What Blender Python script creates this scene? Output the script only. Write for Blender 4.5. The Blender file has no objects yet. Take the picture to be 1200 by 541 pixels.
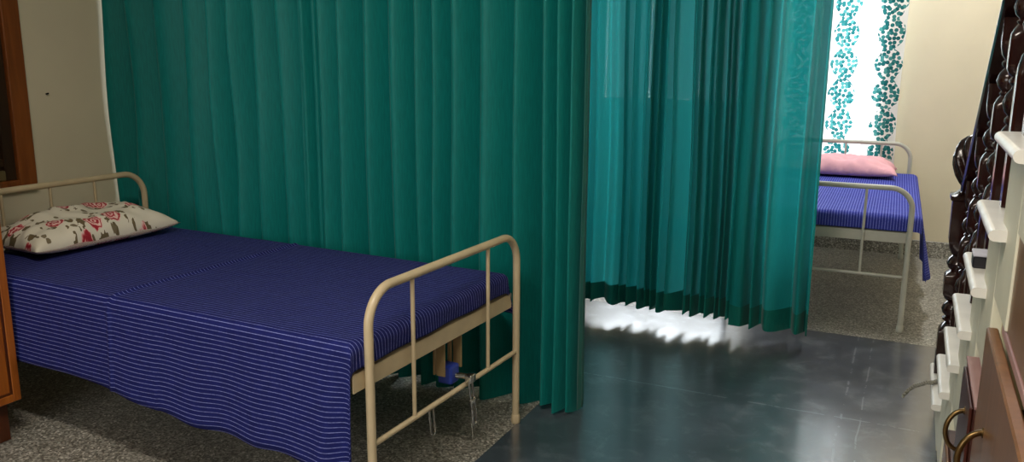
import bpy, bmesh, math, random
from mathutils import Vector, Matrix, noise
PI = math.pi
SC = bpy.context.scene
COL = SC.collection
rnd = random.Random(7)

# ------------------------------------------------------------------ helpers
def lin(r, g, b):
    def f(c):
        c /= 255.0
        return c / 12.92 if c <= 0.04045 else ((c + 0.055) / 1.055) ** 2.4
    return (f(r), f(g), f(b), 1.0)

def link(name, me, mat=None, parent=None):
    o = bpy.data.objects.new(name, me)
    COL.objects.link(o)
    if mat is not None:
        for m in (mat if isinstance(mat, (list, tuple)) else [mat]):
            me.materials.append(m)
    if parent is not None:
        o.parent = parent
    return o

def obj(name, bm, mat=None, parent=None, smooth=False, loc=None):
    me = bpy.data.meshes.new(name)
    bmesh.ops.recalc_face_normals(bm, faces=bm.faces[:]) if smooth != 'raw' else None
    bm.to_mesh(me); bm.free()
    if smooth:
        for p in me.polygons: p.use_smooth = True
        if smooth == 'auto':
            try: me.set_sharp_from_angle(angle=math.radians(40))
            except Exception: pass
    o = link(name, me, mat, parent)
    if loc: o.location = loc
    return o

def tag(o, label=None, cat=None, group=None, kind=None):
    if label: o['label'] = label
    if cat: o['category'] = cat
    if group: o['group'] = group
    if kind: o['kind'] = kind
    return o

def empty(name, loc=(0, 0, 0), rz=0.0):
    o = bpy.data.objects.new(name, None)
    o.empty_display_size = 0.1
    COL.objects.link(o)
    o.location = loc; o.rotation_euler = (0, 0, rz)
    return o

def box(bm, x0, x1, y0, y1, z0, z1, bev=0.0, seg=2):
    t = bmesh.new()
    vs = [t.verts.new(p) for p in ((x0,y0,z0),(x1,y0,z0),(x1,y1,z0),(x0,y1,z0),(x0,y0,z1),(x1,y0,z1),(x1,y1,z1),(x0,y1,z1))]
    for f in ((3,2,1,0),(4,5,6,7),(0,1,5,4),(1,2,6,5),(2,3,7,6),(3,0,4,7)):
        t.faces.new([vs[i] for i in f])
    if bev > 0:
        bmesh.ops.bevel(t, geom=t.edges[:], offset=bev, segments=seg, affect='EDGES', profile=0.5)
    me = bpy.data.meshes.new('t'); t.to_mesh(me); t.free()
    bm.from_mesh(me); bpy.data.meshes.remove(me)
    return bm

def bx(*a, **k):
    return box(bmesh.new(), *a, **k)

def fillet(pts, rad, n=8):
    out = [Vector(pts[0])]
    for i in range(1, len(pts) - 1):
        p0, p, p1 = Vector(pts[i-1]), Vector(pts[i]), Vector(pts[i+1])
        a = (p0 - p).normalized(); b = (p1 - p).normalized()
        ang = a.angle(b)
        d = rad / math.tan(ang / 2)
        s = p + a * d; e = p + b * d
        c = p + (a + b).normalized() * (rad / math.sin(ang / 2))
        v0 = s - c; v1 = e - c
        tot = v0.angle(v1); ax = v0.cross(v1).normalized()
        for k in range(n + 1):
            out.append(c + Matrix.Rotation(tot * k / n, 3, ax) @ v0)
    out.append(Vector(pts[-1]))
    return out

def tube(bm, pts, r, seg=14, cap=True, radii=None):
    pts = [Vector(p) for p in pts]
    n = len(pts)
    tang = []
    for i in range(n):
        a = pts[max(i-1, 0)]; b = pts[min(i+1, n-1)]
        tang.append((b - a).normalized())
    ref = Vector((0, 0, 1)) if abs(tang[0].z) < 0.9 else Vector((1, 0, 0))
    nrm = (ref - tang[0] * ref.dot(tang[0])).normalized()
    rings = []
    for i in range(n):
        nrm = (nrm - tang[i] * nrm.dot(tang[i])).normalized()
        bi = tang[i].cross(nrm)
        rr = radii[i] if radii else r
        rings.append([bm.verts.new(pts[i] + (nrm * math.cos(2*PI*k/seg) + bi * math.sin(2*PI*k/seg)) * rr) for k in range(seg)])
    for i in range(n - 1):
        for k in range(seg):
            bm.faces.new((rings[i][k], rings[i][(k+1) % seg], rings[i+1][(k+1) % seg], rings[i+1][k]))
    if cap:
        bm.faces.new(rings[0][::-1]); bm.faces.new(rings[-1])
    return bm

def lathe(bm, prof, cx=0, cy=0, seg=20, lobes=0, amp=0.0, twist=0.0, square=None):
    # prof: list of (r, z, squareness 0..1)
    rings = []
    for p in prof:
        r, z = p[0], p[1]
        sq = p[2] if len(p) > 2 else 0.0
        am = p[3] if len(p) > 3 else amp
        ring = []
        for k in range(seg):
            t = 2 * PI * (k + .5) / seg
            c, s = math.cos(t), math.sin(t)
            rq = 1.0 / max(abs(c), abs(s))
            rr = r * ((1 - sq) + sq * rq)
            if lobes: rr *= 1 + am * math.cos(lobes * (t + twist * z))
            ring.append(bm.verts.new((cx + rr * c, cy + rr * s, z)))
        rings.append(ring)
    for i in range(len(rings) - 1):
        for k in range(seg):
            bm.faces.new((rings[i][k], rings[i][(k+1) % seg], rings[i+1][(k+1) % seg], rings[i+1][k]))
    bm.faces.new(rings[0][::-1]); bm.faces.new(rings[-1])
    return bm

def smoothstep(a, b, x):
    t = max(0.0, min(1.0, (x - a) / (b - a)))
    return t * t * (3 - 2 * t)

# ------------------------------------------------------------------ camera (solved from the photograph)
H = 1.3691; YAW = 0.446193; PITCH = 0.205595; ROLL = 0.006169; FPX = 980.0
def cam_axes():
    c, s = math.cos(YAW), math.sin(YAW)
    f = Vector((-s*math.cos(PITCH), c*math.cos(PITCH), -math.sin(PITCH)))
    r = Vector((c, s, 0)); u = r.cross(f)
    cr, sr = math.cos(ROLL), math.sin(ROLL)
    return cr*r + sr*u, -sr*r + cr*u, f
R_, U_, F_ = cam_axes()
cam = bpy.data.cameras.new('camera')
cam.sensor_width = 36.0; cam.lens = FPX / 1200.0 * 36.0; cam.clip_start = 0.02
co = bpy.data.objects.new('camera', cam); COL.objects.link(co)
m = Matrix((R_, U_, -F_)).transposed().to_4x4(); m.translation = Vector((0, 0, H))
co.matrix_world = m
SC.camera = co
def x_at(px, Y, py=150):
    """world X where the sight line of a photo pixel meets the plane y = Y (used to space the folds)"""
    d = F_ + R_ * ((px - 600) / FPX) - U_ * ((py - 270.5) / FPX)
    return d.x * Y / d.y

# ------------------------------------------------------------------ materials
def mat(name):
    m = bpy.data.materials.new(name); m.use_nodes = True
    nt = m.node_tree; nt.nodes.clear()
    out = nt.nodes.new('ShaderNodeOutputMaterial')
    return m, nt, out
def N(nt, t, **kw):
    n = nt.nodes.new(t)
    for k, v in kw.items():
        if k in n.inputs: n.inputs[k].default_value = v
        else: setattr(n, k, v)
    return n
def pbsdf(nt, out, col=(.5,.5,.5,1), rough=.5, metal=0.0, spec=.5):
    b = nt.nodes.new('ShaderNodeBsdfPrincipled')
    b.inputs['Base Color'].default_value = col
    b.inputs['Roughness'].default_value = rough
    b.inputs['Metallic'].default_value = metal
    b.inputs['Specular IOR Level'].default_value = spec
    nt.links.new(b.outputs[0], out.inputs[0])
    return b
def ramp(nt, fac, stops, interp='LINEAR'):
    r = nt.nodes.new('ShaderNodeValToRGB'); r.color_ramp.interpolation = interp
    el = r.color_ramp.elements
    while len(el) < len(stops): el.new(0.5)
    for e, (p, c) in zip(el, stops):
        e.position = p; e.color = c
    nt.links.new(fac, r.inputs[0])
    return r
def math_n(nt, op, a, b=None, c=None):
    n = nt.nodes.new('ShaderNodeMath'); n.operation = op
    for i, v in enumerate((a, b, c)):
        if v is None: continue
        if isinstance(v, (int, float)): n.inputs[i].default_value = v
        else: nt.links.new(v, n.inputs[i])
    return n.outputs[0]
def mixc(nt, fac, a, b):
    n = nt.nodes.new('ShaderNodeMix'); n.data_type = 'RGBA'
    for sock, v in ((n.inputs[0], fac), (n.inputs[6], a), (n.inputs[7], b)):
        if isinstance(v, (int, float)): sock.default_value = v
        elif isinstance(v, tuple): sock.default_value = v
        else: nt.links.new(v, sock)
    return n.outputs[2]
def coords(nt, kind='Object'):
    return nt.nodes.new('ShaderNodeTexCoord').outputs[kind]
def bump(nt, b, h, strength=.2, dist=.01):
    n = nt.nodes.new('ShaderNodeBump'); n.inputs['Strength'].default_value = strength; n.inputs['Distance'].default_value = dist
    nt.links.new(h, n.inputs['Height']); nt.links.new(n.outputs[0], b.inputs['Normal'])

def simple(name, col, rough=.5, metal=0, spec=.5, var=.0, scale=8, bmp=0.0):
    m, nt, out = mat(name); b = pbsdf(nt, out, col, rough, metal, spec)
    if var or bmp:
        nz = N(nt, 'ShaderNodeTexNoise', Scale=scale, Detail=4.0)
        nt.links.new(coords(nt), nz.inputs['Vector'])
        if var:
            lo = tuple(c * (1 - var) for c in col[:3]) + (1,); hi = tuple(min(1, c * (1 + var)) for c in col[:3]) + (1,)
            r = ramp(nt, nz.outputs[0], [(.3, lo), (.7, hi)])
            nt.links.new(r.outputs[0], b.inputs['Base Color'])
        if bmp: bump(nt, b, nz.outputs[0], bmp, .005)
    return m

M = {}
M['wall'] = simple('cream_wall_paint', lin(226, 215, 188), .55, var=.04, scale=3, bmp=.05)
M['ceiling'] = simple('white_ceiling_paint', lin(225, 222, 212), .8, var=.02)
M['bed_paint'] = simple('cream_bed_enamel', lin(200, 183, 150), .33, spec=.5, var=.08, scale=14)
M['bed_paint_grey'] = simple('grey_cream_bed_enamel', lin(182, 181, 170), .35, spec=.5, var=.06, scale=14)
M['chrome'] = simple('chrome', lin(190, 190, 186), .18, 1.0)
M['blue_block'] = simple('blue_painted_block', lin(40, 66, 170), .4)
M['bracket'] = simple('bracket_paint', lin(150, 128, 90), .5, var=.1)
M['bronze'] = simple('antique_brass', lin(120, 96, 60), .3, .9, var=.2)
M['dark_wood'] = simple('dark_polished_wood', lin(38, 17, 15), .16, spec=.6, var=.25, scale=10)
M['marble'] = simple('white_marble', lin(226, 224, 218), .25, var=.08, scale=9)
M['stair_paint'] = simple('pale_stair_paint', lin(214, 212, 192), .5, var=.07, scale=6)
M['stair_paint_shading'] = simple('yellowish_stair_paint_shading', lin(196, 188, 152), .55, var=.08, scale=6)  # yellowish copy of the stair paint, colouring in how light differs between planes
M['mattress'] = simple('mattress_ticking', lin(60, 60, 120), .9, var=.1)
M['pink'] = simple('pink_cotton', lin(236, 178, 188), .85, var=.05, scale=20, bmp=.2)
M['white_frame'] = simple('white_window_paint', lin(220, 220, 215), .5)
M['track'] = simple('aluminium_track', lin(190, 190, 190), .4, .8)
M['black'] = simple('black_plastic', lin(22, 22, 30), .35)
M['pale_grey'] = simple('pale_grey_plastic', lin(200, 200, 215), .35)
M['cord'] = simple('grey_cord', lin(140, 138, 128), .8)
M['nail'] = simple('dark_steel', lin(50, 45, 40), .5, .6)

def wood(name, c0, c1, rough=.35, scale=3.0, axis='Z'):
    m, nt, out = mat(name); b = pbsdf(nt, out, c0, rough)
    mp = nt.nodes.new('ShaderNodeMapping')
    mp.inputs['Scale'].default_value = {'Z': (14, 14, 1.2), 'Y': (14, 1.2, 14), 'X': (1.2, 14, 14)}[axis]
    nt.links.new(coords(nt), mp.inputs[0])
    nz = N(nt, 'ShaderNodeTexNoise', Scale=scale, Detail=6.0, Distortion=.6)
    nt.links.new(mp.outputs[0], nz.inputs['Vector'])
    r = ramp(nt, nz.outputs[0], [(.3, c0), (.7, c1)])
    nt.links.new(r.outputs[0], b.inputs['Base Color'])
    return m
M['orange_wood'] = wood('orange_brown_wood', lin(128, 66, 18), lin(168, 96, 34))
M['orange_wood_dark'] = wood('dark_moulding_wood', lin(62, 28, 10), lin(84, 40, 14))
M['frame_wood'] = wood('window_frame_wood', lin(122, 66, 28), lin(150, 86, 38))
M['shutter_wood'] = wood('dark_shutter_wood', lin(44, 28, 16), lin(66, 44, 24), .4)
M['brown_door'] = wood('brown_cupboard_wood', lin(112, 74, 44), lin(134, 92, 58), .3)
M['brown_frame'] = wood('dark_cupboard_frame', lin(58, 26, 20), lin(80, 38, 28), .3)
M['pink_top'] = wood('pink_cupboard_top_and_highlight', lin(150, 112, 110), lin(176, 140, 136), .4, axis='Y')  # pinkish tone for a cupboard top and the painted door edge highlight

def terrazzo():
    m, nt, out = mat('grey_terrazzo'); b = pbsdf(nt, out, rough=.38)
    co_ = coords(nt)
    v = N(nt, 'ShaderNodeTexVoronoi', Scale=150.0); nt.links.new(co_, v.inputs['Vector'])
    sep = nt.nodes.new('ShaderNodeSeparateColor'); nt.links.new(v.outputs['Color'], sep.inputs[0])
    r = ramp(nt, sep.outputs[0], [(0, lin(104, 101, 93)), (.3, lin(136, 133, 124)), (.55, lin(160, 157, 147)), (.8, lin(178, 175, 165)), (.94, lin(216, 212, 202))], 'CONSTANT')
    nz = N(nt, 'ShaderNodeTexNoise', Scale=2.2, Detail=3.0); nt.links.new(co_, nz.inputs['Vector'])
    g = ramp(nt, nz.outputs[0], [(.3, (.78,.78,.78,1)), (.7, (1.05,1.05,1.05,1))])
    mx = nt.nodes.new('ShaderNodeMix'); mx.data_type = 'RGBA'; mx.blend_type = 'MULTIPLY'; mx.inputs[0].default_value = 1
    nt.links.new(r.outputs[0], mx.inputs[6]); nt.links.new(g.outputs[0], mx.inputs[7])
    nt.links.new(mx.outputs[2], b.inputs['Base Color'])
    return m
M['terrazzo'] = terrazzo()

def concrete():
    m, nt, out = mat('slate_blue_polished_floor'); b = pbsdf(nt, out, rough=.2, spec=.62)
    co_ = coords(nt)
    nz = N(nt, 'ShaderNodeTexNoise', Scale=2.6, Detail=8.0, Roughness=.62); nt.links.new(co_, nz.inputs['Vector'])
    base = ramp(nt, nz.outputs[0], [(.3, lin(54, 60, 68)), (.55, lin(70, 77, 87)), (.75, lin(90, 98, 110))])
    # worn scuffs: thin pale marks
    nz2 = N(nt, 'ShaderNodeTexNoise', Scale=9.0, Detail=9.0, Roughness=.72, Distortion=.5); nt.links.new(co_, nz2.inputs['Vector'])
    sc = ramp(nt, nz2.outputs[0], [(.52, (0,0,0,1)), (.68, (1,1,1,1))])
    c1 = mixc(nt, math_n(nt, 'MULTIPLY', sc.outputs[0], .55), base.outputs[0], lin(112, 119, 128))
    # fine cast joints between the slabs
    sx = nt.nodes.new('ShaderNodeSeparateXYZ'); nt.links.new(co_, sx.inputs[0])
    jn = N(nt, 'ShaderNodeTexNoise', Scale=3.0, Detail=3.0); nt.links.new(co_, jn.inputs['Vector'])
    wob = math_n(nt, 'MULTIPLY', math_n(nt, 'SUBTRACT', jn.outputs[0], .5), .03)
    def joint(sock, pos, w):
        d = math_n(nt, 'ABSOLUTE', math_n(nt, 'SUBTRACT', math_n(nt, 'ADD', sock, wob), pos))
        return math_n(nt, 'LESS_THAN', d, w)
    j = joint(sx.outputs[0], -.155, .004)
    for s, p, w in ((sx.outputs[0], -.085, .003), (sx.outputs[1], 3.30, .0045), (sx.outputs[1], 2.35, .003)):
        j = math_n(nt, 'MAXIMUM', j, joint(s, p, w))
    c2 = mixc(nt, math_n(nt, 'MULTIPLY', math_n(nt, 'MULTIPLY', j, .6), math_n(nt, 'GREATER_THAN', nz2.outputs[0], .5)), c1, lin(130, 138, 146))
    nt.links.new(c2, b.inputs['Base Color'])
    rr = ramp(nt, nz2.outputs[0], [(.3, (.28,.28,.28,1)), (.7, (.38,.38,.38,1))])
    nt.links.new(rr.outputs[0], b.inputs['Roughness'])
    b.inputs['Coat Weight'].default_value = 1.0; b.inputs['Coat IOR'].default_value = 1.9
    cr = ramp(nt, nz2.outputs[0], [(.35, (.15,.15,.15,1)), (.65, (.27,.27,.27,1))]); nt.links.new(cr.outputs[0], b.inputs['Coat Roughness'])
    bump(nt, b, nz.outputs[0], .015, .01)
    return m
M['concrete'] = concrete()

def teal(name, col, trans_col, kt, kp):
    """woven curtain cloth: diffuse + translucent, with a little see-through weave"""
    m, nt, out = mat(name)
    co_ = coords(nt)
    mp = nt.nodes.new('ShaderNodeMapping'); mp.inputs['Scale'].default_value = (60, 60, 6); nt.links.new(co_, mp.inputs[0])
    nz = N(nt, 'ShaderNodeTexNoise', Scale=3.0, Detail=4.0); nt.links.new(mp.outputs[0], nz.inputs['Vector'])
    lo = tuple(c * .86 for c in col[:3]) + (1,); hi = tuple(c * 1.14 for c in col[:3]) + (1,)
    r = ramp(nt, nz.outputs[0], [(.3, lo), (.7, hi)])
    b = nt.nodes.new('ShaderNodeBsdfPrincipled')
    nt.links.new(r.outputs[0], b.inputs['Base Color'])
    b.inputs['Roughness'].default_value = .55; b.inputs['Specular IOR Level'].default_value = .25
    b.inputs['Sheen Weight'].default_value = .12; b.inputs['Sheen Roughness'].default_value = .4
    t = nt.nodes.new('ShaderNodeBsdfTranslucent'); t.inputs[0].default_value = trans_col
    p = nt.nodes.new('ShaderNodeBsdfTransparent'); p.inputs[0].default_value = (.75, .95, .95, 1)
    m1 = nt.nodes.new('ShaderNodeMixShader'); m1.inputs[0].default_value = kt
    nt.links.new(b.outputs[0], m1.inputs[1]); nt.links.new(t.outputs[0], m1.inputs[2])
    m2 = nt.nodes.new('ShaderNodeMixShader'); m2.inputs[0].default_value = kp
    nt.links.new(m1.outputs[0], m2.inputs[1]); nt.links.new(p.outputs[0], m2.inputs[2])
    nt.links.new(m2.outputs[0], out.inputs[0])
    return m
M['teal'] = teal('teal_curtain_cloth', lin(4, 108, 102), lin(42, 184, 186), .36, .017)
M['teal_no_backlight'] = teal('teal_no_backlight_curtain_cloth', lin(3, 118, 114), lin(20, 120, 120), .06, .0)  # same teal cloth, translucency cut so backlight does not show through
M['teal_hem'] = teal('teal_curtain_hem_double', lin(4, 104, 94), lin(10, 90, 84), .10, .0)

def sheet_mat(name, pitch=.0148, base=lin(23, 30, 96), line=lin(128, 136, 204), w=.135):
    m, nt, out = mat(name); b = pbsdf(nt, out, base, .8, spec=.2)
    uv = nt.nodes.new('ShaderNodeUVMap'); uv.uv_map = 'UVMap'
    sx = nt.nodes.new('ShaderNodeSeparateXYZ'); nt.links.new(uv.outputs[0], sx.inputs[0])
    nz = N(nt, 'ShaderNodeTexNoise', Scale=30.0, Detail=4.0); nt.links.new(uv.outputs[0], nz.inputs['Vector'])
    fr = math_n(nt, 'FRACT', math_n(nt, 'DIVIDE', sx.outputs[1], pitch))
    d = math_n(nt, 'ABSOLUTE', math_n(nt, 'SUBTRACT', fr, .5))
    ln = math_n(nt, 'LESS_THAN', d, w / 2)
    mp = nt.nodes.new('ShaderNodeMapping'); mp.inputs['Scale'].default_value = (120, 400, 1); nt.links.new(uv.outputs[0], mp.inputs[0])
    nz3 = N(nt, 'ShaderNodeTexNoise', Scale=1.0, Detail=2.0); nt.links.new(mp.outputs[0], nz3.inputs['Vector'])
    slub = ramp(nt, nz3.outputs[0], [(.3, (.45,.45,.45,1)), (.6, (1,1,1,1))])
    fac = math_n(nt, 'MULTIPLY', ln, slub.outputs[0])
    lo = tuple(c * .85 for c in base[:3]) + (1,); hi = tuple(c * 1.15 for c in base[:3]) + (1,)
    r = ramp(nt, nz.outputs[0], [(.3, lo), (.7, hi)])
    c = mixc(nt, fac, r.outputs[0], line)
    nt.links.new(c, b.inputs['Base Color'])
    return m
M['sheet'] = sheet_mat('navy_pinstripe_cotton')
M['sheet_blue'] = sheet_mat('blue_pinstripe_cotton', .0135, lin(44, 52, 146), lin(112, 120, 206), .34)

def floral():
    m, nt, out = mat('rose_print_cotton'); b = pbsdf(nt, out, rough=.85, spec=.2)
    uv = nt.nodes.new('ShaderNodeUVMap'); uv.uv_map = 'UVMap'
    dn = N(nt, 'ShaderNodeTexNoise', Scale=26.0, Detail=3.0); nt.links.new(uv.outputs[0], dn.inputs['Vector'])
    off = nt.nodes.new('ShaderNodeVectorMath'); off.operation = 'MULTIPLY_ADD'
    nt.links.new(dn.outputs['Color'], off.inputs[0]); off.inputs[1].default_value = (.035, .035, 0); nt.links.new(uv.outputs[0], off.inputs[2])
    v = N(nt, 'ShaderNodeTexVoronoi', voronoi_dimensions='2D', Scale=8.0, Randomness=.75); nt.links.new(off.outputs[0], v.inputs['Vector'])
    dist = v.outputs['Distance']
    rose = math_n(nt, 'LESS_THAN', dist, .265)
    dn2 = N(nt, 'ShaderNodeTexNoise', Scale=70.0, Detail=2.0); nt.links.new(uv.outputs[0], dn2.inputs['Vector'])
    petal = math_n(nt, 'SINE', math_n(nt, 'ADD', math_n(nt, 'MULTIPLY', dist, 60.0), math_n(nt, 'MULTIPLY', dn2.outputs[0], 9.0)))
    pr = ramp(nt, math_n(nt, 'MULTIPLY_ADD', petal, .5, .5), [(.1, lin(164, 44, 56)), (.38, lin(204, 96, 100)), (.65, lin(228, 158, 154)), (1, lin(238, 212, 204))])
    leafn = N(nt, 'ShaderNodeTexNoise', Scale=24.0, Detail=2.0); nt.links.new(uv.outputs[0], leafn.inputs['Vector'])
    ring = math_n(nt, 'MULTIPLY', math_n(nt, 'GREATER_THAN', dist, .255), math_n(nt, 'LESS_THAN', dist, .5))
    leaf = math_n(nt, 'MULTIPLY', ring, math_n(nt, 'GREATER_THAN', leafn.outputs[0], .54))
    v2 = N(nt, 'ShaderNodeTexVoronoi', voronoi_dimensions='2D', Scale=12.0); nt.links.new(off.outputs[0], v2.inputs['Vector'])
    sprig = math_n(nt, 'MULTIPLY', math_n(nt, 'LESS_THAN', v2.outputs['Distance'], .13), math_n(nt, 'GREATER_THAN', dist, .42))
    c = mixc(nt, leaf, lin(226, 219, 202), lin(112, 98, 72))
    c = mixc(nt, sprig, c, lin(128, 116, 92))
    c = mixc(nt, rose, c, pr.outputs[0])
    nt.links.new(c, b.inputs['Base Color'])
    bump(nt, b, leafn.outputs[0], .15, .004)
    return m
M['floral'] = floral()

def printed(name, x0):
    m, nt, out = mat(name)
    co_ = coords(nt)
    sx = nt.nodes.new('ShaderNodeSeparateXYZ'); nt.links.new(co_, sx.inputs[0])
    X, Z = sx.outputs[0], sx.outputs[2]
    u = math_n(nt, 'ABSOLUTE', math_n(nt, 'SUBTRACT', math_n(nt, 'FRACT', math_n(nt, 'ADD', math_n(nt, 'DIVIDE', math_n(nt, 'SUBTRACT', X, x0), .30), 20.5)), .5))
    u = math_n(nt, 'MULTIPLY', u, .30)                    # distance from the nearest printed column
    lob = math_n(nt, 'ABSOLUTE', math_n(nt, 'SINE', math_n(nt, 'MULTIPLY', Z, PI / .205)))
    nz = N(nt, 'ShaderNodeTexNoise', Scale=14.0, Detail=2.0); nt.links.new(co_, nz.inputs['Vector'])
    hw = math_n(nt, 'ADD', math_n(nt, 'MULTIPLY_ADD', lob, .052, .036), math_n(nt, 'MULTIPLY', math_n(nt, 'SUBTRACT', nz.outputs[0], .5), .05))
    mask = math_n(nt, 'LESS_THAN', u, hw)
    flat = nt.nodes.new('ShaderNodeCombineXYZ'); nt.links.new(X, flat.inputs[0]); nt.links.new(Z, flat.inputs[1])
    v = N(nt, 'ShaderNodeTexVoronoi', voronoi_dimensions='2D', Scale=38.0, Randomness=.85); nt.links.new(flat.outputs[0], v.inputs['Vector'])
    dots = math_n(nt, 'LESS_THAN', v.outputs['Distance'], .5)
    fac = math_n(nt, 'MULTIPLY', mask, dots)
    sep = nt.nodes.new('ShaderNodeSeparateColor'); nt.links.new(v.outputs['Color'], sep.inputs[0])
    tl = ramp(nt, sep.outputs[0], [(0, lin(28, 94, 98)), (.5, lin(44, 116, 118)), (1, lin(84, 152, 150))])
    c = mixc(nt, fac, lin(240, 238, 236), tl.outputs[0])
    b = nt.nodes.new('ShaderNodeBsdfDiffuse'); nt.links.new(c, b.inputs[0])
    t = nt.nodes.new('ShaderNodeBsdfTranslucent'); nt.links.new(c, t.inputs[0])
    m1 = nt.nodes.new('ShaderNodeMixShader'); m1.inputs[0].default_value = .30
    nt.links.new(b.outputs[0], m1.inputs[1]); nt.links.new(t.outputs[0], m1.inputs[2])
    nt.links.new(m1.outputs[0], out.inputs[0])
    return m

def glass():
    m, nt, out = mat('window_glass')
    g = N(nt, 'ShaderNodeBsdfGlossy', Roughness=.03); t = nt.nodes.new('ShaderNodeBsdfTransparent')
    fr = N(nt, 'ShaderNodeFresnel', IOR=1.45)
    mx = nt.nodes.new('ShaderNodeMixShader')
    nt.links.new(fr.outputs[0], mx.inputs[0]); nt.links.new(t.outputs[0], mx.inputs[1]); nt.links.new(g.outputs[0], mx.inputs[2])
    nt.links.new(mx.outputs[0], out.inputs[0])
    return m
M['glass'] = glass()

# ------------------------------------------------------------------ the room
XL, XR, YF, YB, ZC = -3.56, 1.25, -1.4, 6.46, 2.9
T = .2
def struct(name, bm, m_, parent=None, smooth=False):
    o = obj(name, bm, m_, parent, smooth)
    if parent is None: tag(o, kind='structure')
    return o
# floor: terrazzo with the slate walkway let into it
bm = bmesh.new()
xs = [XL - T, -2.6, -1.262, XR + T]; ys = [YF - T, 2.99, 4.374, YB + T]
for i in range(3):
    for j in range(3):
        vs = [bm.verts.new((x, y, 0)) for x, y in ((xs[i], ys[j]), (xs[i+1], ys[j]), (xs[i+1], ys[j+1]), (xs[i], ys[j+1]))]
        f = bm.faces.new(vs); f.material_index = 1 if (i == 2 and j < 2) or (i == 1 and j == 1) else 0
bmesh.ops.remove_doubles(bm, verts=bm.verts[:], dist=1e-5)
r_ = bmesh.ops.extrude_face_region(bm, geom=bm.faces[:])
for v in [g for g in r_['geom'] if isinstance(g, bmesh.types.BMVert)]: v.co.z = -.12
struct('floor', bm, [M['terrazzo'], M['concrete']])
struct('ceiling', bx(XL - T, XR + T, YF - T, YB + T, ZC, ZC + .12), M['ceiling'])

def wall_with_holes(name, axis, pos0, pos1, a0, a1, holes):
    """axis 'x': a wall in the x direction at y pos0..pos1; 'y' the other way. holes: (a0,a1,z0,z1)"""
    bm = bmesh.new()
    cuts = sorted({a0, a1, *[h[0] for h in holes], *[h[1] for h in holes]})
    for i in range(len(cuts) - 1):
        c0, c1 = cuts[i], cuts[i+1]; mid = (c0 + c1) / 2
        spans = [(0, ZC)]
        for h in holes:
            if h[0] < mid < h[1]:
                spans = [(0, h[2]), (h[3], ZC)]
        for z0, z1 in spans:
            if axis == 'x': box(bm, c0, c1, pos0, pos1, z0, z1)
            else: box(bm, pos0, pos1, c0, c1, z0, z1)
    return struct(name, bm, M['wall'])
W2 = (-2.35, -1.16, 1.0, 2.30)       # back window, behind the teal curtains
W5 = (-.98, -.24, .60, 2.30)         # back window above the far bed
W3 = (4.55, 6.05, .92, 2.25)         # unseen window added in the left wall to light the back
W4 = (-2.7, -.6, .95, 2.3)           # unseen window added behind the camera for front light
wall_with_holes('wall_back', 'x', YB, YB + T, XL - T, XR + T, [W2, W5])
wall_with_holes('wall_left', 'y', XL - T, XL, YF, YB, [W3])
wall_with_holes('wall_right', 'y', XR, XR + T, YF, YB, [])
wall_with_holes('wall_front', 'x', YF - T, YF, XL - T, XR + T, [W4])

def window(name, axis, p0, p1, hole, nx):
    a0, a1, z0, z1 = hole
    bm = bmesh.new(); w = .05
    def b(u0, u1, v0, v1, d=0):
        if axis == 'x': box(bm, u0, u1, p0 + d, p1 - d, v0, v1, .004, 1)
        else: box(bm, p0 + d, p1 - d, u0, u1, v0, v1, .004, 1)
    b(a0, a0 + w, z0, z1); b(a1 - w, a1, z0, z1); b(a0 + w, a1 - w, z0, z0 + w); b(a0 + w, a1 - w, z1 - w, z1)
    for k in range(1, nx):
        u = a0 + (a1 - a0) * k / nx
        b(u - .02, u + .02, z0 + w, z1 - w, .004)
    fr = struct(name, bm, M['white_frame'])
    q = (p0 + p1) / 2
    bm = bmesh.new()
    for k in range(nx):
        u0 = a0 + (a1 - a0) * k / nx + (w if k == 0 else .02); u1 = a0 + (a1 - a0) * (k+1) / nx - (w if k == nx-1 else .02)
        if axis == 'x': box(bm, u0, u1, q - .002, q + .002, z0 + w, z1 - w)
        else: box(bm, q - .002, q + .002, u0, u1, z0 + w, z1 - w)
    obj('pane', bm, M['glass'], fr)
window('window_2', 'x', YB + .06, YB + .13, W2, 3)
window('window_5', 'x', YB + .06, YB + .13, W5, 2)
window('window_added_left', 'y', XL - .13, XL - .06, W3, 3)
window('window_added_front', 'x', YF - .13, YF - .06, W4, 4)

struct('baseboard_back', bx(XL, XR, YB - .016, YB, 0, .115, .003, 1), M['terrazzo'])
struct('baseboard_left', bx(XL, XL + .016, YF, YB - .016, 0, .115, .003, 1), M['terrazzo'])

# wooden shuttered window in the left wall
y1 = 2.425; y0 = 1.15; z0 = .787; z1 = 2.05; fw = .082
bm = bmesh.new()
box(bm, XL, XL + .05, y1 - fw, y1, z0, z1, .005); box(bm, XL, XL + .05, y0, y0 + fw, z0, z1, .005)
box(bm, XL, XL + .05, y0 + fw, y1 - fw, z0, z0 + .04, .005); box(bm, XL, XL + .05, y0 + fw, y1 - fw, z1 - .06, z1, .005)
w1 = struct('window_1', bm, M['frame_wood'])
bm = bmesh.new()
box(bm, XL, XL + .012, y0 + fw, y1 - fw, z0 + .04, z1 - .06)
mid = (y0 + y1) / 2
for a, b in ((y0 + fw, mid - .003), (mid + .003, y1 - fw)):
    for (u0, u1) in ((a, a + .05), (b - .05, b)):
        box(bm, XL + .012, XL + .032, u0, u1, z0 + .04, z1 - .06, .003, 1)
    for v in (z0 + .10, 1.19, 1.60):
        box(bm, XL + .012, XL + .028, a + .05, b - .05, v, v + .035, .003, 1)
obj('shutter', bm, M['shutter_wood'], w1)
sl = obj('sill_bar', bx(XL + .012, XL + .03, y0 + fw, y1 - fw, z0 + .041, z0 + .085, .003, 1), simple('dull_olive_paint', lin(112, 98, 62), .5), w1)

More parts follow.
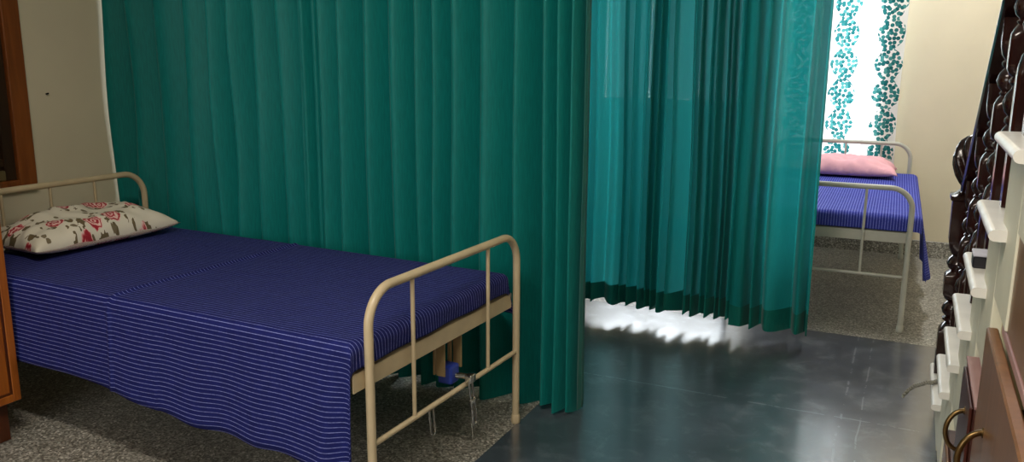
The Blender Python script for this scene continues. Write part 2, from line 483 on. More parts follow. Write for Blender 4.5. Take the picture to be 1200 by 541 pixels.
tag(obj('nail', tube(bmesh.new(), [(XL, 2.545, 1.19), (XL + .014, 2.545, 1.193)], .004, 10), M['nail'], smooth='auto'), 'tiny dark nail in the cream wall between wooden window and teal curtain', 'nail')

# ------------------------------------------------------------------ hospital cots
def bed_frame_end(bm, x, w, h, r=.0135):
    pts = fillet([(x, 0, .012), (x, 0, h - r), (x, w, h - r), (x, w, .012)], .105, 12)
    tube(bm, pts, r, 16)
def make_bed(name, loc, rz, L, w, h1, h2, h3, hh, paint, crank, hs):
    t = empty(name, loc, rz)
    for nm, x, h, spn in (('foot_frame', 0, h1, (.215, w - .215)), ('head_frame', -L, hh, hs)):
        bm = bmesh.new(); bed_frame_end(bm, x, w, h)
        fr = obj(nm, bm, paint, t, 'auto')
        for y in (0, w):
            obj('leg_ferrule', lathe(bmesh.new(), [(.016, 0), (.018, .004), (.0165, .03), (.0145, .034)], x, y, 18), paint, fr, 'auto')
        for y in spn:
            obj('spindle', tube(bmesh.new(), [(x, y, h3 + .006), (x, y, h - 2 * .0135 + .004)], .0066, 12), paint, t, 'auto')
        obj('lower_rail', tube(bmesh.new(), [(x, .0125, h3), (x, w - .0125, h3)], .0088, 14), paint, t, 'auto')
        # angle-iron cross bar behind the posts
        s = -1 if x == 0 else 1
        xa = x + s * .0145
        bm = bmesh.new()
        box(bm, min(xa, xa + s * .005), max(xa, xa + s * .005), -.055, w - .012, h2 - .056, h2, .001, 1)
        box(bm, min(xa, xa + s * .05), max(xa, xa + s * .05), -.055, w - .012, h2 - .005, h2, .001, 1)
        obj('cross_bar', bm, paint, t)
    for y, s in ((-.03, 1), (w - .062, -1)):
        bm = bmesh.new()
        box(bm, -L + .02, -.02, min(y, y + s * .005), max(y, y + s * .005), h2 - .05, h2 - .006, .001, 1)
        box(bm, -L + .02, -.02, min(y, y + s * .045), max(y, y + s * .045), h2 - .011, h2 - .006, .001, 1)
        obj('side_rail', bm, paint, t)
    bm = bmesh.new()
    for k in range(9):
        x = -L + .12 + k * (L - .24) / 8
        box(bm, x - .018, x + .018, -.025, w - .067, h2 - .0055, h2 - .001)
    obj('bed_slats', bm, paint, t)
    if crank:
        bm = bmesh.new()
        box(bm, -.075, -.07, .435, .455, .335, h2 - .01); box(bm, -.062, -.03, .435, .44, .335, h2 - .01)
        box(bm, -.075, -.07, .525, .545, .335, h2 - .01); box(bm, -.062, -.03, .54, .545, .335, h2 - .01)
        obj('crank_bracket', bm, M['bracket'], t)
        bm = bmesh.new(); box(bm, -.085, -.03,   .475, .53, .29, .355, .008)
        obj('crank_block', bm, M['blue_block'], t)
        bm = bmesh.new()
        tube(bm, [(-.03, .505, .318), (.022, .517, .318)], .010, 12)
        box(bm, .006, .032,   .50, .535, .298, .328, .004)
        for y in (.505, .525):
            tube(bm, [(.02, y, .305), (.026, y + .012, .20), (.028, y + .014, .155)], .0042, 10)
        tube(bm, fillet([(.026, .517, .20), (.028, .519, .145), (.028, .539, .145), (.026, .537, .20)], .0095, 6), .0055, 10)
        box(bm, .018, .034, .507, .535, .225, .24, .003)
        tube(bm, [(.02, .52, .16), (.03, .516, .10)], .003, 8)
        obj('crank_handle', bm, M['chrome'], t, 'auto')
        bm = bmesh.new()
        tube(bm, [(-.075, .415, .225), (-.075, .56, .225)], .005, 10)
        tube(bm, fillet([(-.07, .40, .235), (-.06, .395, .135), (-.06, .420, .135), (-.07, .425, .235)], .0115, 6), .0035, 10)
        obj('crank_shaft', bm, M['chrome'], t, 'auto')
    return t

w = .8874
B1 = (-1.3033, 1.8123); R1 = -.0359
bed = make_bed('hospital_bed', (B1[0], B1[1], 0), R1, 1.9817, w, .7377 + .0135, .5143, .2869, .8272 + .0135, M['bed_paint'], True, (.215, .424, .632))
tag(bed, 'cream tubular steel hospital bed with crank beneath, in front of the teal curtains', 'bed', 'tubular steel hospital beds')
R2 = .0185; L2 = 1.765
B2 = (.0271 - w * math.cos(R2), 4.553 - w * math.sin(R2))
bed2 = make_bed('hospital_bed', (B2[0], B2[1], 0), R2 - PI / 2, L2, w, .7377 + .0135, .5143, .2869, .8 + .0135, M['bed_paint_grey'], False, (.24, .47, .70))
tag(bed2, 'grey cream steel hospital bed with pink pillow, under the printed window curtains', 'bed', 'tubular steel hospital beds')

# ---- mattress and striped sheet (in the bed's own coordinates, then placed like the bed)
ZT = .598
def make_mattress(name, loc, rz, L, label, ya=-.056, yb=w - .051):
    bm = bx(-L + .05, -.036, ya, yb, .5155, ZT - .012, .03, 4)
    o = obj(name, bm, M['mattress'], None, 'auto'); o.location = loc; o.rotation_euler = (0, 0, rz)
    tag(o, label, 'mattress', 'mattresses on the beds')
    return o
make_mattress('mattress', (B1[0], B1[1], 0), R1, 1.9817, 'mattress hidden under the navy striped sheet of the bed nearest the camera')
make_mattress('mattress', (B2[0], B2[1], 0), R2 - PI / 2, L2, 'mattress hidden under the blue striped sheet of the bed below the window', .03, w + .047)

def wrapc(u, L, r):
    a = r * PI / 2
    if u <= L - r: return u, 0.0
    if u <= L - r + a:
        th = (u - (L - r)) / r
        return L - r + r * math.sin(th), r * (1 - math.cos(th))
    return L, r + (u - (L - r + a))

def make_sheet(name, loc, rz, L, m_, near_drop, far_drop, foot_drop, label, tc=None, near_wave=.012, far_wave=.0, seed=1, W0=-.064, W1=w - .043):
    """s runs across the bed (0 = near edge), t along it (0 = head end). Drops are functions of t (length hanging below the top)."""
    r = .028
    Wd = W1 - W0                 # top width
    T0 = -L + .045; Tl = L - .045 - .014           # top length; foot edge at x = -.029
    def grid(n, pts): return pts
    a = r * PI / 2
    mn = max(near_drop(k / 40) for k in range(41)); mf = max(far_drop(k / 40) for k in range(41))
    nt = 150
    ts = [Tl * i / (nt - 8) for i in range(nt - 7)]
    ts = [x for x in ts if x < Tl - r] + [Tl - r + a * k / 5 for k in range(6)]
    if tc is not None: ts = sorted(set(ts + [tc + .004 * k for k in range(-8, 9)]))
    nT = len(ts)
    foot = [ts[-1] + foot_drop * k / 7 for k in range(1, 8)]
    allt = ts + foot
    ns_top = 46
    # normalised s columns: drape near (16), arc(5), top, arc, drape far
    cols = []
    for k in range(16): cols.append(('n', k / 16))
    for k in range(6): cols.append(('an', k / 5))
    for k in range(1, ns_top): cols.append(('t', k / ns_top))
    for k in range(6): cols.append(('af', k / 5))
    for k in range(1, 17): cols.append(('f', k / 16))
    bm = bmesh.new(); uvl = bm.loops.layers.uv.new('UVMap')
    V = []; UV = {}
    for i, t in enumerate(allt):
        row = []
        tn = min(1.0, t / Tl)
        xpos, dzt = wrapc(t, Tl, r)
        for kind, k in cols:
            if kind == 'n':
                d = near_drop(tn) * (1 - k); yy = 0; dz = r + d; s = r - a - d; fr = 1 - k; side = -1; depth = d
            elif kind == 'an':
                th = (1 - k) * PI / 2; yy = r - r * math.sin(th); dz = r * (1 - math.cos(th)); s = r - r * th; side = 0; depth = 0
            elif kind == 't':
                yy = r + (Wd - 2*r) * k; dz = 0; s = yy; side = 0; depth = 0
            elif kind == 'af':
                th = k * PI / 2; yy = Wd - r + r * math.sin(th); dz = r * (1 - math.cos(th)); s = Wd - r + r * th; side = 0; depth = 0
            else:
                d = far_drop(tn) * k; yy = Wd; dz = r + d; s = Wd - r + a + d; side = 1; depth = d
            x = T0 + xpos; y = W0 + yy; z = ZT - max(dz, dzt) if (dz and dzt and side == 0) else ZT - dz - (dzt if i < nT else 0) * (1 if side == 0 else .3)
            if i >= nT:
                z = ZT - dzt - (dz if side == 0 else 0) * .6
            if side == 0 and i < nT and dz == 0:
                z += .0035 * noise.noise(Vector((x * 3 + seed * 9, y * 5, 0))) + .002 * noise.noise(Vector((x * 11, y * 13, seed)))
            if side == -1:
                q = depth / max(mn, .01)
                wv = near_wave * q * smoothstep(.1, .45, tn) * (math.sin(t * 9.0 + 1.3 * seed) * .8 + math.sin(t * 21 + seed + q * 1.5) * .35)
                fold = .028 * q * math.exp(-((Tl - t) / .10) ** 2) * math.sin((Tl - t) * 42 + .6)
                y += (-.012 * q - abs(near_wave) * .3 * q) * smoothstep(.1, .45, tn) + wv + fold
                z += .006 * q * math.sin(t * 26 + 2) * (1 if t > Tl * .6 else .3)
            if side == 1:
                q = depth / max(mf, .01)
                y += .05 * q + far_wave * q * (math.sin(t * 13 + seed) + .5 * math.sin(t * 29))
            if i >= nT:
                x += .004 * math.sin(y * 22 + seed) * (i - nT + 1) / 7
            if tc is not None and i < nT:            # pressed crease across the cloth
                e = math.exp(-((t - tc) / .009) ** 2)
                if side == 0: z += .008 * e * (0.4 if dz else 1)
                elif side == -1: y -= .006 * e
            v = bm.verts.new((x, y, z)); UV[v] = (t, s); row.append(v)
        V.append(row)
    ncol = len(cols)
    def cind(c): return cols[c][0]
    for i in range(len(allt) - 1):
        for c in range(ncol - 1):
            if i >= nT - 1 and (cind(c) in ('n', 'f') or cind(c+1) in ('n', 'f')): continue
            q = (V[i][c], V[i+1][c], V[i+1][c+1], V[i][c+1])
            f = bm.faces.new(q)
            for lp in f.loops: lp[uvl].uv = UV[lp.vert]
    lv = [v for v in bm.verts if not v.link_faces]
    for v in lv: bm.verts.remove(v)
    o = obj(name, bm, m_, None, True)
    md = o.modifiers.new('thickness', 'SOLIDIFY'); md.thickness = .002; md.offset = 1.0
    o.location = loc; o.rotation_euler = (0, 0, rz)
    tag(o, label, 'bed sheet', 'striped bed sheets')
    return o
nd = lambda t: .248 + .10 * t + .012 * math.sin(t * 11) + (.03 * smoothstep(.86, 1.0, t))
make_sheet('bed_sheet', (B1[0], B1[1], 0), R1, 1.9817, M['sheet'], nd, lambda t: .14, .045,
           'navy sheet with white pinstripes hanging low over the side of the nearer bed', tc=.94)
# far bed: its far side (local +y is towards world +x)
fd = lambda t: .17 + .17 * smoothstep(.30, .62, t) - .03 * smoothstep(.8, 1.0, t) + .02 * math.sin(t * 17)
make_sheet('bed_sheet', (B2[0], B2[1], 0), R2 - PI / 2, L2, M['sheet_blue'], lambda t: .12, fd, .05,
           'bright blue striped sheet on the far bed under the pink pillow', tc=None, near_wave=.0, far_wave=.018, seed=3, W0=.022, W1=w + .055)

# ---- pillows
def make_pillow(name, loc, rz, lx, ly, h, m_, label, seed, crumple=.01, frill=0.0, tilt=(0, 0)):
    n = 56; mm = 40
    bm = bmesh.new(); uvl = bm.loops.layers.uv.new('UVMap')
    UV = {}
    def prof(u, v):
        e = (1 - abs(u) ** 3.2) * (1 - abs(v) ** 3.2)
        return max(e, 0) ** .55
    top = []; bot = []
    for i in range(n + 1):
        u = -1 + 2 * i / n; rt = []; rb = []
        for j in range(mm + 1):
            v = -1 + 2 * j / mm
            # pillow corners stay out, the edges draw in
            x = lx / 2 * u * (1 - .07 * (1 - v * v) ** 1.0 * abs(u) ** 3)
            y = ly / 2 * v * (1 - .06 * (1 - u * u) ** 1.0 * abs(v) ** 3)
            e = prof(u, v)
            nz = noise.noise(Vector((x * 7 + seed, y * 7, seed))) * crumple * 1.4 + noise.noise(Vector((x * 18, y * 18 + seed, 1))) * crumple * .6
            rad = math.sin(math.atan2(v, u) * 16 + seed) * crumple * .5 * (max(abs(u), abs(v)) ** 4)
            zt = h * .28 + h * .72 * e + (nz * e + rad * (.25 + e)) - (1 - e) * h * .0
            if frill and max(abs(u), abs(v)) > .93: zt += frill * math.sin((u + v) * 40 + seed)
            zb = h * .28 - h * .28 * e ** .8
            p = bm.verts.new((x, y, zt)); UV[p] = (x + 3, y + 3); rt.append(p)
            if i in (0, n) or j in (0, mm): rb.append(p)
            else:
                q = bm.verts.new((x, y, zb)); UV[q] = (x + 5.2, y + 3.7); rb.append(q)
        top.append(rt); bot.append(rb)
    for i in range(n):
        for j in range(mm):
            for g, rev in ((top, False), (bot, True)):
                q = [g[i][j], g[i+1][j], g[i+1][j+1], g[i][j+1]]
                f = bm.faces.new(q[::-1] if rev else q)
                for lp in f.loops: lp[uvl].uv = UV[lp.vert]
    o = obj(name, bm, m_, None, True)
    o.location = loc; o.rotation_euler = (tilt[0], tilt[1], rz)
    tag(o, label, 'pillow', 'pillows on the beds')
    return o
make_pillow('pillow', (-3.075, 2.305, ZT + .007), PI / 2 + R1 + .0, .665, .37, .135, M['floral'],
            'white pillow with red rose print at the head of the navy bed', 2.0, .02)
make_pillow('pillow', (-.415, 6.04, ZT + .007), 0.03, .68, .36, .125, M['pink'],
            'plain pink pillow at the head of the blue striped bed', 5.0, .024, frill=.008)

# ------------------------------------------------------------------ curtains
def make_curtain(name, folds, Y, xa, xb, z0, z1, hem, label, amp, m_, mh, seed, group, hemcat=None, sway=.02, px_y=150, sharp=1.0, hemwave=.0, deep=2.0, shear=.3, end_y=0.0, spread=0.0):
    """folds: photo columns of the fold crests; the cloth waves to and fro between them."""
    rr = random.Random(seed)
    cr = [x_at(p, Y, px_y) for p in folds]
    key = [(xa, Y)]
    for i, x in enumerate(cr):
        a = amp * rr.uniform(.6 - .4 * spread, 1.1 + .3 * spread) * .9
        key.append((x, Y - a))
        nx = cr[i+1] if i + 1 < len(cr) else xb
        vx = x + (nx - x) * rr.uniform(.36, .66)
        key.append((vx, Y + amp * deep * rr.uniform(.6 - .35 * spread, 1.25)))
    key.append((xb, Y - amp * .2 + end_y))
    key.sort()
    cols = []
    for i in range(len(key) - 1):
        (p, q), (p2, q2) = key[i], key[i+1]
        n = max(4, min(14, int((p2 - p) / .005)))
        for k in range(n):
            f = k / n
            c_ = (1 - math.cos(PI * f)) / 2
            s = (1 - sharp) * c_ + sharp * (f ** 2.4 if q2 > q else 1 - (1 - f) ** 2.4)
            cols.append((p + (p2 - p) * f, q + (q2 - q) * s, i + f))
    cols.append((key[-1][0], key[-1][1], len(key) - 1))
    nz = 26
    def surface(za, zb, n, offs):
        bm = bmesh.new(); V = []
        for k in range(n + 1):
            z = za + (zb - za) * k / n
            row = []
            for (x, y, idx) in cols:
                zz = z
                if k == 0 and za == z0: zz = z + hemwave * math.sin(idx * 2.1 + seed) + hemwave * .8 * (y - Y) / max(amp, .001) * -.3
                dx = sway * noise.noise(Vector((idx * .22, zz * .9, seed * 3.1))) * (1 if .02 < idx < len(key) - 1.02 else .25)
                dy = sway * 1.1 * noise.noise(Vector((idx * .35 + 40, zz * 1.3, seed * 1.7)))
                flare = 1 + .15 * smoothstep(1.2, .1, zz)
                row.append(bm.verts.new((x + dx + shear * (y - Y) * smoothstep(0, 2, idx) * smoothstep(0, 2, len(key) - 1 - idx), Y + (y - Y) * flare + dy + offs, zz)))
            V.append(row)
        for k in range(n):
            for c in range(len(cols) - 1):
                bm.faces.new((V[k][c], V[k][c+1], V[k+1][c+1], V[k+1][c]))
        return bm
    o = obj(name, surface(z0 + hem, z1, nz, 0), m_, None, 'raw')
    for p in o.data.polygons: p.use_smooth = True
    tag(o, label, 'curtain', group)
    h = obj('hem', surface(z0, z0 + hem, 5, 0), mh, o, 'raw')
    for p in h.data.polygons: p.use_smooth = True
    if hemcat: h['label'] = hemcat
    return o
G1 = 'teal ward curtains'
YC1 = 2.88; YC2 = 4.085
ZTOP = 2.32
make_curtain('curtain', [143, 171, 195, 230, 262, 284, 312, 338], YC1, XL + .012, x_at(367, YC1), .02, ZTOP, .10,
             'dark teal curtain behind the bed with the rose print pillow, hung from the left wall', .046, M['teal_no_backlight'], M['teal_no_backlight'], 3, G1, end_y=.05, sway=.03, sharp=.55)
make_curtain('curtain', [363, 369, 377, 385, 406, 440, 471, 494, 515, 540, 575, 613, 643, 662, 676], YC1 - .014, x_at(360, YC1), x_at(687, YC1), .016, ZTOP, .10,
             'dark teal curtain behind the foot rail of the nearer bed, ending over the walkway', .048, M['teal_no_backlight'], M['teal_no_backlight'], 5, G1, sway=.012, sharp=.55, hemwave=.01)
make_curtain('curtain', [640, 655, 668, 680, 690, 698, 722, 728, 738, 755, 762, 769, 779, 788, 812, 818, 825, 836, 845, 852, 860, 872], YC2 + .03, x_at(630, YC2), x_at(880, YC2), .085, ZTOP, .10,
             'backlit pleated teal curtain across the walkway, left of the one beside the far bed', .036, M['teal'], M['teal_hem'], 8, G1, 'darker double-folded hem', sway=.014, px_y=250, shear=.22, spread=1.0, deep=2.2, sharp=.55, hemwave=.012)
make_curtain('curtain', [876, 888, 908, 946], YC2 - .02, x_at(868, YC2), x_at(966, YC2), .07, ZTOP, .105,
             'backlit teal curtain with broad folds, its free edge beside the far bed', .038, M['teal'], M['teal_hem'], 12, G1, 'darker double-folded hem', sway=.010, px_y=250, shear=.15, sharp=.55, hemwave=.006)
# ceiling tracks the curtains run on
for nm, y, xa, xb, lb in (('curtain_track', YC1, XL, -.95, 'aluminium track above the dark teal curtains behind the nearer bed'),
                          ('curtain_track', YC2, -2.4, -.25, 'aluminium track above the backlit teal curtains')):
    bm = bmesh.new()
    box(bm, xa, xb, y - .016, y + .016, ZTOP, ZTOP + .03, .003, 1)
    for k in range(4):
        x = xa + .1 + (xb - xa - .2) * k / 3
        tube(bm, [(x, y, ZTOP + .03), (x, y, ZC)], .006, 8)
    tag(obj(nm, bm, M['track']), lb, 'curtain track', 'curtain tracks')

# printed window curtains
def printed_curtain(xa, xb, colx, label, seed):
    bm = bmesh.new(); V = []
    n = int((xb - xa) / .008); nzz = 30; Y = YB - .085
    for k in range(nzz + 1):
        z = .56 + (2.36 - .56) * k / nzz; row = []
        for i in range(n + 1):
            x = xa + (xb - xa) * i / n
            e = min(1, min(i, n - i) / 3)
            y = Y + .016 * math.sin(x * 34 + seed + .8 * noise.noise(Vector((x * 3, z * 1.2, seed)))) + .012 * noise.noise(Vector((x * 9, z * 1.6, seed)))
            row.append(bm.verts.new((x + .012 * noise.noise(Vector((x * 2, z * 1.5, seed + 4))), y, z)))
        V.append(row)
    for k in range(nzz):
        for i in range(n):
            bm.faces.new((V[k][i], V[k][i+1], V[k+1][i+1], V[k+1][i]))
    o = obj('window_curtain', bm, printed('teal_leaf_print_cotton', colx), None, 'raw')
    for p in o.data.polygons: p.use_smooth = True
    tag(o, label, 'curtain', 'printed window curtains')
cA = x_at(987, YB - .085, 100); cB = x_at(1039, YB - .085, 100); cE = x_at(1066, YB - .085, 0)
xs_ = x_at(1014, YB - .085, 100)
printed_curtain(-.98, xs_, cA, 'white curtain with teal leaf print, beside the free edge of the teal curtain', 2)
printed_curtain(xs_ + .006, cE, cB, 'white curtain with teal leaf print, against the cream wall', 3)
bm = bmesh.new(); tube(bm, [(-2.6, YB - .085, 2.372), (-.05, YB - .085, 2.372)], .011, 12)
for x in (-2.55, -.1): tube(bm, [(x, YB - .085, 2.372), (x, YB, 2.372)], .007, 8)
tag(obj('curtain_rod', bm, M['track'], smooth='auto'), 'rod above the printed window curtains', 'curtain rod')

# ------------------------------------------------------------------ wardrobe beside the bed head
XW = -2.80; yw0, yw1, zw = .95, 1.782, .155
t = empty('wardrobe', (0, 0, 0))
tag(t, 'orange brown wooden wardrobe with moulded doors beside the floral pillow', 'wardrobe')
bm = bmesh.new(); box(bm, XL + .02, XW - .024, yw0, yw1, zw, 1.85, .003, 1)
obj('body', bm, M['orange_wood'], t)
for y in (yw0 + .03, yw1 - .07):
    for x in (XL + .05, XW - .09):
        obj('leg', bx(x, x + .045, y, y + .045, 0, zw, .004, 1), M['orange_wood_dark'], t)
ym = (yw0 + yw1) / 2
for a, b in ((yw0, ym - .002), (ym + .002, yw1)):
    bm = bmesh.new()
    box(bm, XW - .023, XW - .008, a, b, zw, 1.85)
    q = .028
    for (u0, u1, v0, v1) in ((a, a + q, zw, 1.85), (b - q, b, zw, 1.85), (a + q, b - q, zw, zw + q), (a + q, b - q, 1.85 - q, 1.85)):
        box(bm, XW - .008, XW, u0, u1, v0, v1, .002, 1)
    dr = obj('door', bm, M['orange_wood'], t)
    bm = bmesh.new(); q2 = .008
    for (u0, u1, v0, v1) in ((a + q, a + q + q2, zw + q, 1.85 - q), (b - q - q2, b - q, zw + q, 1.85 - q), (a + q + q2, b - q - q2, zw + q, zw + q + q2), (a + q + q2, b - q - q2, 1.85 - q - q2, 1.85 - q)):
        box(bm, XW - .008, XW - .003, u0, u1, v0, v1)
    mo = obj('moulding', bm, M['orange_wood_dark'], dr); mo['label'] = 'dark moulding line'

# ------------------------------------------------------------------ staircase climbing towards the camera
RZ, RUN = .1757, .2516
def zt_(k): return 1.23 - RZ * k
def yt_(k): return 1.924 + RUN * k + (.17 if k == 6 else 0)
st = empty('staircase', (.2, 3.6, 0))
tag(st, 'staircase with white marble treads and pale painted sides climbing towards the camera', 'staircase')
def child(name, bm, m_, parent, smooth=False):
    o = obj(name, bm, m_, parent, smooth)
    base = parent
    while base.parent: base = base.parent
    if parent.parent is None: o.matrix_parent_inverse = Matrix.Translation(-Vector(parent.location))
    return o
for k in range(-4, 7):
    xl = .145 if k >= 0 else .166
    far = yt_(k); near = yt_(k) - (.385 if k < 6 else .46)
    bm = bmesh.new()
    th = .023
    prof = []
    for a in range(9):
        ang = PI / 2 + PI * a / 8
        prof.append((xl + th / 2 + th / 2 * math.cos(ang), zt_(k) - th / 2 + th / 2 * math.sin(ang)))
    prof += [(XR - .05, zt_(k) - th), (XR - .05, zt_(k))]
    f0 = [bm.verts.new((x, near, z)) for x, z in prof]; f1 = [bm.verts.new((x, far, z)) for x, z in prof]
    for i in range(len(prof)):
        j = (i + 1) % len(prof); bm.faces.new((f0[i], f0[j], f1[j], f1[i]))
    bm.faces.new(f0[::-1]); bm.faces.new(f1)
    child('tread', bm, M['marble'], st, 'auto')
    # painted block under the tread, its underside stepping like the treads
    y1_ = far - .035; y0_ = yt_(k) - RUN - .035 if k < 6 else yt_(5) - .035
    zb = max(0.0, zt_(k) - .33)
    child('step_block', bx(.176, XR - .05, y0_ + .001, y1_, zb, zt_(k) - th, .003, 1), M['stair_paint'], st)
    # narrow panels under the block, yellowish tone painting a differently lit plane
    if zb > .02 and (k == 0 or k >= 2):
        child('stair_panel', bx(.196, .235, y0_ + .06, y1_, max(0, zb - .16), zb - .0005, .003, 1), M['stair_paint_shading'], st)
        if zb - .16 > .02 and k >= 3:
            child('stair_panel', bx(.186, .235, y0_ + .11, y1_ - .02, 0, zb - .1605, .003, 1), M['stair_paint'], st)

# railing
rl = empty('stair_railing', (.2, 3.53, .177))
tag(rl, 'dark polished wooden stair railing with turned balusters and carved newel post', 'railing')
BZ = [(.0, .34), ]
def baluster_profile(top):
    return [(.027, 0, 1), (.027, .28, 1), (.0265, .30, .7), (.021, .325, .1), (.013, .336, 0), (.019, .342, 0), (.019, .350, 0), (.013, .357, 0),
            (.022, .368, 0), (.0275, .388, 0), (.022, .408, 0), (.012, .421, 0), (.011, .428, 0), (.019, .436, 0), (.019, .443, 0), (.013, .449, 0),
            (.022, .456, .2), (.027, .468, .9), (.027, .48, 1), (.027, .535, 1), (.0265, .55, .8), (.021, .563, .1), (.014, .572, 0), (.018, .578, 0), (.013, .584, 0),
            (.022, .594, 0), (.0275, .612, 0), (.022, .63, 0), (.012, .643, 0), (.019, .652, 0), (.019, .659, 0), (.013, .665, 0), (.022, .678, .2), (.0265, .70, .8), (.027, .715, 1), (.027, top, 1)]
def rail_z(y): return zt_(2) + .775 - (RZ / RUN) * (y - 2.347)
for k in range(-3, 7):
    yb = 1.924 + RUN * k - .08
    pr = baluster_profile(rail_z(yb) - zt_(k) - .002)
    bm = lathe(bmesh.new(), [(p[0], p[1] + zt_(k) + .0005, p[2]) for p in pr], .212, yb, 24)
    child('baluster', bm, M['dark_wood'], rl, 'auto')
# hand rail, sloping
bm = bmesh.new()
ya, yb_ = 1.0, 3.47
prof = [(-.034, .0), (-.038, .012), (-.030, .024), (-.036, .036), (-.036, .05), (-.022, .066), (0, .071), (.022, .066), (.036, .05), (.036, .036), (.030, .024), (.038, .012), (.034, 0)]
f0 = [bm.verts.new((.212 + x, ya, rail_z(ya) + z)) for x, z in prof]; f1 = [bm.verts.new((.212 + x, yb_, rail_z(yb_) + z)) for x, z in prof]
for i in range(len(prof)):
    j = (i + 1) % len(prof); bm.faces.new((f0[i], f0[j], f1[j], f1[i]))
bm.faces.new(f0[::-1]); bm.faces.new(f1)
child('handrail', bm, M['dark_wood'], rl, 'auto')
nx_, ny_ = .198, 3.515; z_ = .177
prof = [(.042, z_, 1), (.042, .34, 1), (.041, .355, .6), (.030, .372, .1), (.022, .38, 0), (.034, .388, 0), (.034, .396, 0), (.024, .402, 0), (.036, .415, 0), (.041, .432, 0), (.034, .45, 0), (.022, .462, 0),
        (.034, .47, 0), (.04, .482, .4), (.042, .495, 1), (.042, .56, 1), (.04, .572, .6), (.024, .585, 0), (.034, .594, 0), (.041, .612, 0), (.034, .63, 0), (.023, .642, 0), (.030, .652, 0), (.038, .672, .5), (.042, .70, 1), (.044, .83, 1), (.044, .852, 1), (.052, .858, 1), (.052, .873, 1), (.036, .882, .4), (.022, .895, 0), (.022, .91, 0)]
np_ = child('newel_post', lathe(bmesh.new(), prof, nx_, ny_, 28), M['dark_wood'], rl, 'auto')
fin = [(.020, .905, 0, 0), (.030, .918, 0, .04), (.042, .945, 0, .10), (.051, .985, 0, .16), (.053, 1.015, 0, .17), (.048, 1.045, 0, .17), (.036, 1.075, 0, .14), (.018, 1.092, 0, .08), (.004, 1.098, 0, 0)]
fp = []
for i in range(len(fin) - 1):
    for q in range(5):
        f = q / 5; fp.append(tuple(fin[i][j] + (fin[i+1][j] - fin[i][j]) * f for j in range(4)))
fp.append(fin[-1])
o = obj('finial', lathe(bmesh.new(), fp, nx_, ny_, 72, lobes=7, twist=7.0), M['dark_wood'], np_, True)

# ------------------------------------------------------------------ cupboards under the stairs
def ring_handle(parent, x, y, zc, r, tr=.006):
    pts = [Vector((x - r * .72 * math.sin(PI * i / 14), y - .25 * r * math.sin(PI * i / 14), zc + r * math.cos(PI * i / 14))) for i in range(15)]
    bm = tube(bmesh.new(), pts, tr, 12)
    for s in (1, -1):
        tube(bm, [(x - .002, y, zc + s * r), (x + .004, y, zc + s * r)], tr * 1.7, 14)
    o = obj('handle', bm, M['bronze'], parent, 'auto'); o['label'] = 'curved brass pull'
    return o
c1 = empty('under_stair_cupboard', (0, 0, 0))
tag(c1, 'tall brown wooden cupboard under the upper steps of the staircase', 'cupboard', 'cupboards under the stairs')
obj('body', bx(.178, .7, .55, 1.755, 0, .735, .002, 1), M['brown_frame'], c1)
for a, b, in ((.56, 1.14), (1.146, 1.752)):
    bm = bmesh.new(); box(bm, .158, .178, a, b, .02, .875, .003, 1)
    d_ = obj('door', bm, M['brown_door'], c1)
    ring_handle(d_, .158, 1.585 if a > 1 else .70, .68, .05, .0055)
obj('door_edge_highlight', bx(.178, .19, .55, 1.70, .88, .898, .002, 1), M['pink_top'], c1)  # pink strip paints the highlight along the doors' lit top edge
obj('upper_panel', bx(.180, .194, .55, 1.80, .90, 1.14, .002, 1), M['brown_door'], c1)
c2 = empty('under_stair_cupboard', (0, 0, 0))
tag(c2, 'small dark red cupboard with pale pinkish top under the middle steps', 'cupboard', 'cupboards under the stairs')
obj('body', bx(.158, .6, 1.765, 2.08, 0, .70, .002, 1), M['brown_frame'], c2)
o = obj('top_board', bx(.156, .6, 1.763, 2.082, .701, .708, .001, 1), M['pink_top'], c2); o['label'] = 'pale pinkish top'
d_ = obj('door', bx(.151, .1575, 1.80, 2.06, .03, .69, .002, 1), M['brown_frame'], c2)
ring_handle(d_, .151, 1.90, .60, .045, .005)
c3 = empty('under_stair_cupboard', (0, 0, 0))
tag(c3, 'low reddish brown cupboard under the lower steps, farthest from the camera', 'cupboard', 'cupboards under the stairs')
obj('body', bx(.156, .6, 2.16, 2.385, 0, .40, .002, 1), M['brown_frame'], c3)
d_ = obj('door', bx(.149, .1555, 2.175, 2.37, .02, .39, .002, 1), M['brown_door'], c3)
ring_handle(d_, .149, 2.33, .285, .04, .004)

# little things lying on the stairs
t = empty('small_box', (.178, 2.265, zt_(2) + .0005))
tag(t, 'small black box with pale grey lid on a stair tread beside the balusters', 'box')
obj('body', bx(-.022, .03, -.03, .03, .0, .028, .003, 1), M['black'], t)
obj('lid', bx(-.023, .031, -.031, .031, .0285, .037, .002, 1), M['pale_grey'], t)
bm = bmesh.new()
zc = zt_(6) + .006
pts = [Vector((.055 + .019 * i + .0, 3.36 + .03 * math.sin(i * 1.1), zc + (.0 if i > 3 else -.02 * (4 - i)))) for i in range(7)]
for ph in (0, PI):
    pp = []
    for i in range(61):
        f = i / 60 * 5.999; a = int(f); q = f - a
        p = pts[a].lerp(pts[a+1], q)
        p = p + Vector((0, .005 * math.cos(i * .9 + ph), .005 * math.sin(i * .9 + ph) + .004))
        pp.append(p)
    tube(bm, pp, .0045, 8)
tag(obj('cord', bm, M['cord'], smooth='auto'), 'frayed grey twisted cord on the bottom stair tread', 'cord')

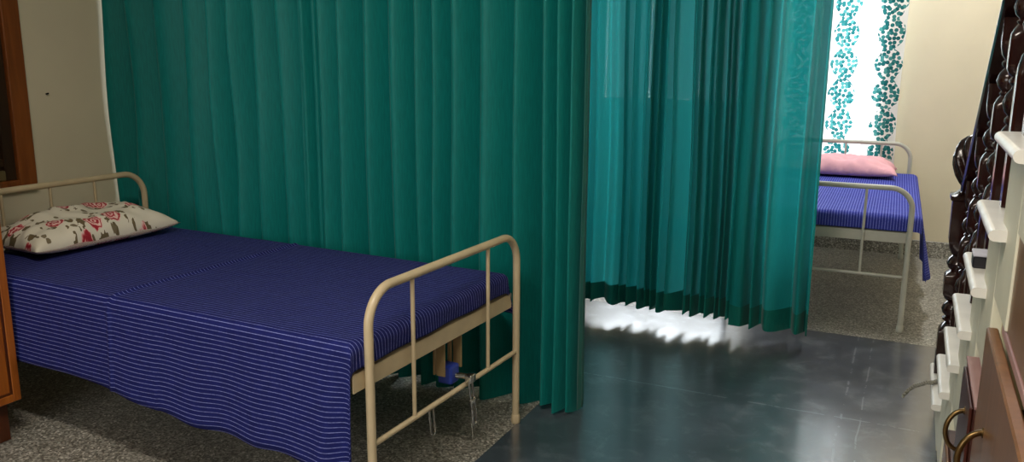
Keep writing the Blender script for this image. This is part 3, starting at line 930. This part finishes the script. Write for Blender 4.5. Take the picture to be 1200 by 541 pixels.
# ------------------------------------------------------------------ light: daylight through the back windows, plus added sources
def area(name, loc, rot, sx, sy, power, col, spread=PI):
    l = bpy.data.lights.new(name, 'AREA'); l.shape = 'RECTANGLE'; l.size = sx; l.size_y = sy; l.energy = power; l.color = col; l.spread = spread
    o = bpy.data.objects.new(name, l); COL.objects.link(o); o.location = loc; o.rotation_euler = rot
    return o
area('daylight_back', ((W2[0] + W5[1]) / 2, YB + T + .12, 1.52), (-PI / 2, 0, 0), 2.3, 1.85, 225, (.87, .94, 1.0))
area('added_daylight_left', (XL - T - .12, 5.3, 1.6), (0, -PI / 2, 0), 1.5, 1.7, 14, (.94, .98, 1.0))  # added source outside the unseen left window, brightening the back
area('added_daylight_front', ((W4[0] + W4[1]) / 2, YF - T - .12, 1.65), (PI / 2, 0, 0), 2.3, 1.5, 45, (1.0, .96, .9))  # added source outside the unseen front window, lighting the near bed

# unseen ceiling lamp added to light the front part of the room
lt = empty('added_ceiling_light', (-.75, .55, ZC))
tag(lt, 'unseen rectangular ceiling light added to light the front of the room', 'added lamp')
obj('housing', bx(-.62, .62, -.09, .09, -.05, 0, .006, 1), M['white_frame'], lt)
area('added_ceiling_lamp', (-.75, .55, ZC - .056), (0, 0, 0), 1.2, .15, 52, (1.0, .91, .78))

lt = empty('added_ceiling_light', (-.05, 5.35, ZC))  # unseen lamp added to brighten the back wall, floor and far bed
tag(lt, 'unseen ceiling light added to brighten the far bed and the back of the room', 'added lamp')
obj('housing', bx(-.09, .09, -.62, .62, -.05, 0, .006, 1), M['white_frame'], lt)
area('added_ceiling_lamp', (-.05, 5.35, ZC - .056), (0, 0, 0), .15, 1.2, 38, (1.0, .99, .97))

wd = bpy.data.worlds.new('sky'); SC.world = wd; wd.use_nodes = True
bg = wd.node_tree.nodes['Background']; bg.inputs[0].default_value = (.86, .93, 1, 1); bg.inputs[1].default_value = 1.5

# ------------------------------------------------------------------ view
SC.view_settings.view_transform = 'Standard'; SC.view_settings.look = 'None'
SC.view_settings.gamma = 1.0; SC.view_settings.use_curve_mapping = False
SC.view_settings.exposure = 0.0
SC.cycles.use_denoising = True
SC.cycles.max_bounces = 10; SC.cycles.diffuse_bounces = 6; SC.cycles.transparent_max_bounces = 16; SC.cycles.transmission_bounces = 8
SC.cycles.sample_clamp_indirect = 6.0
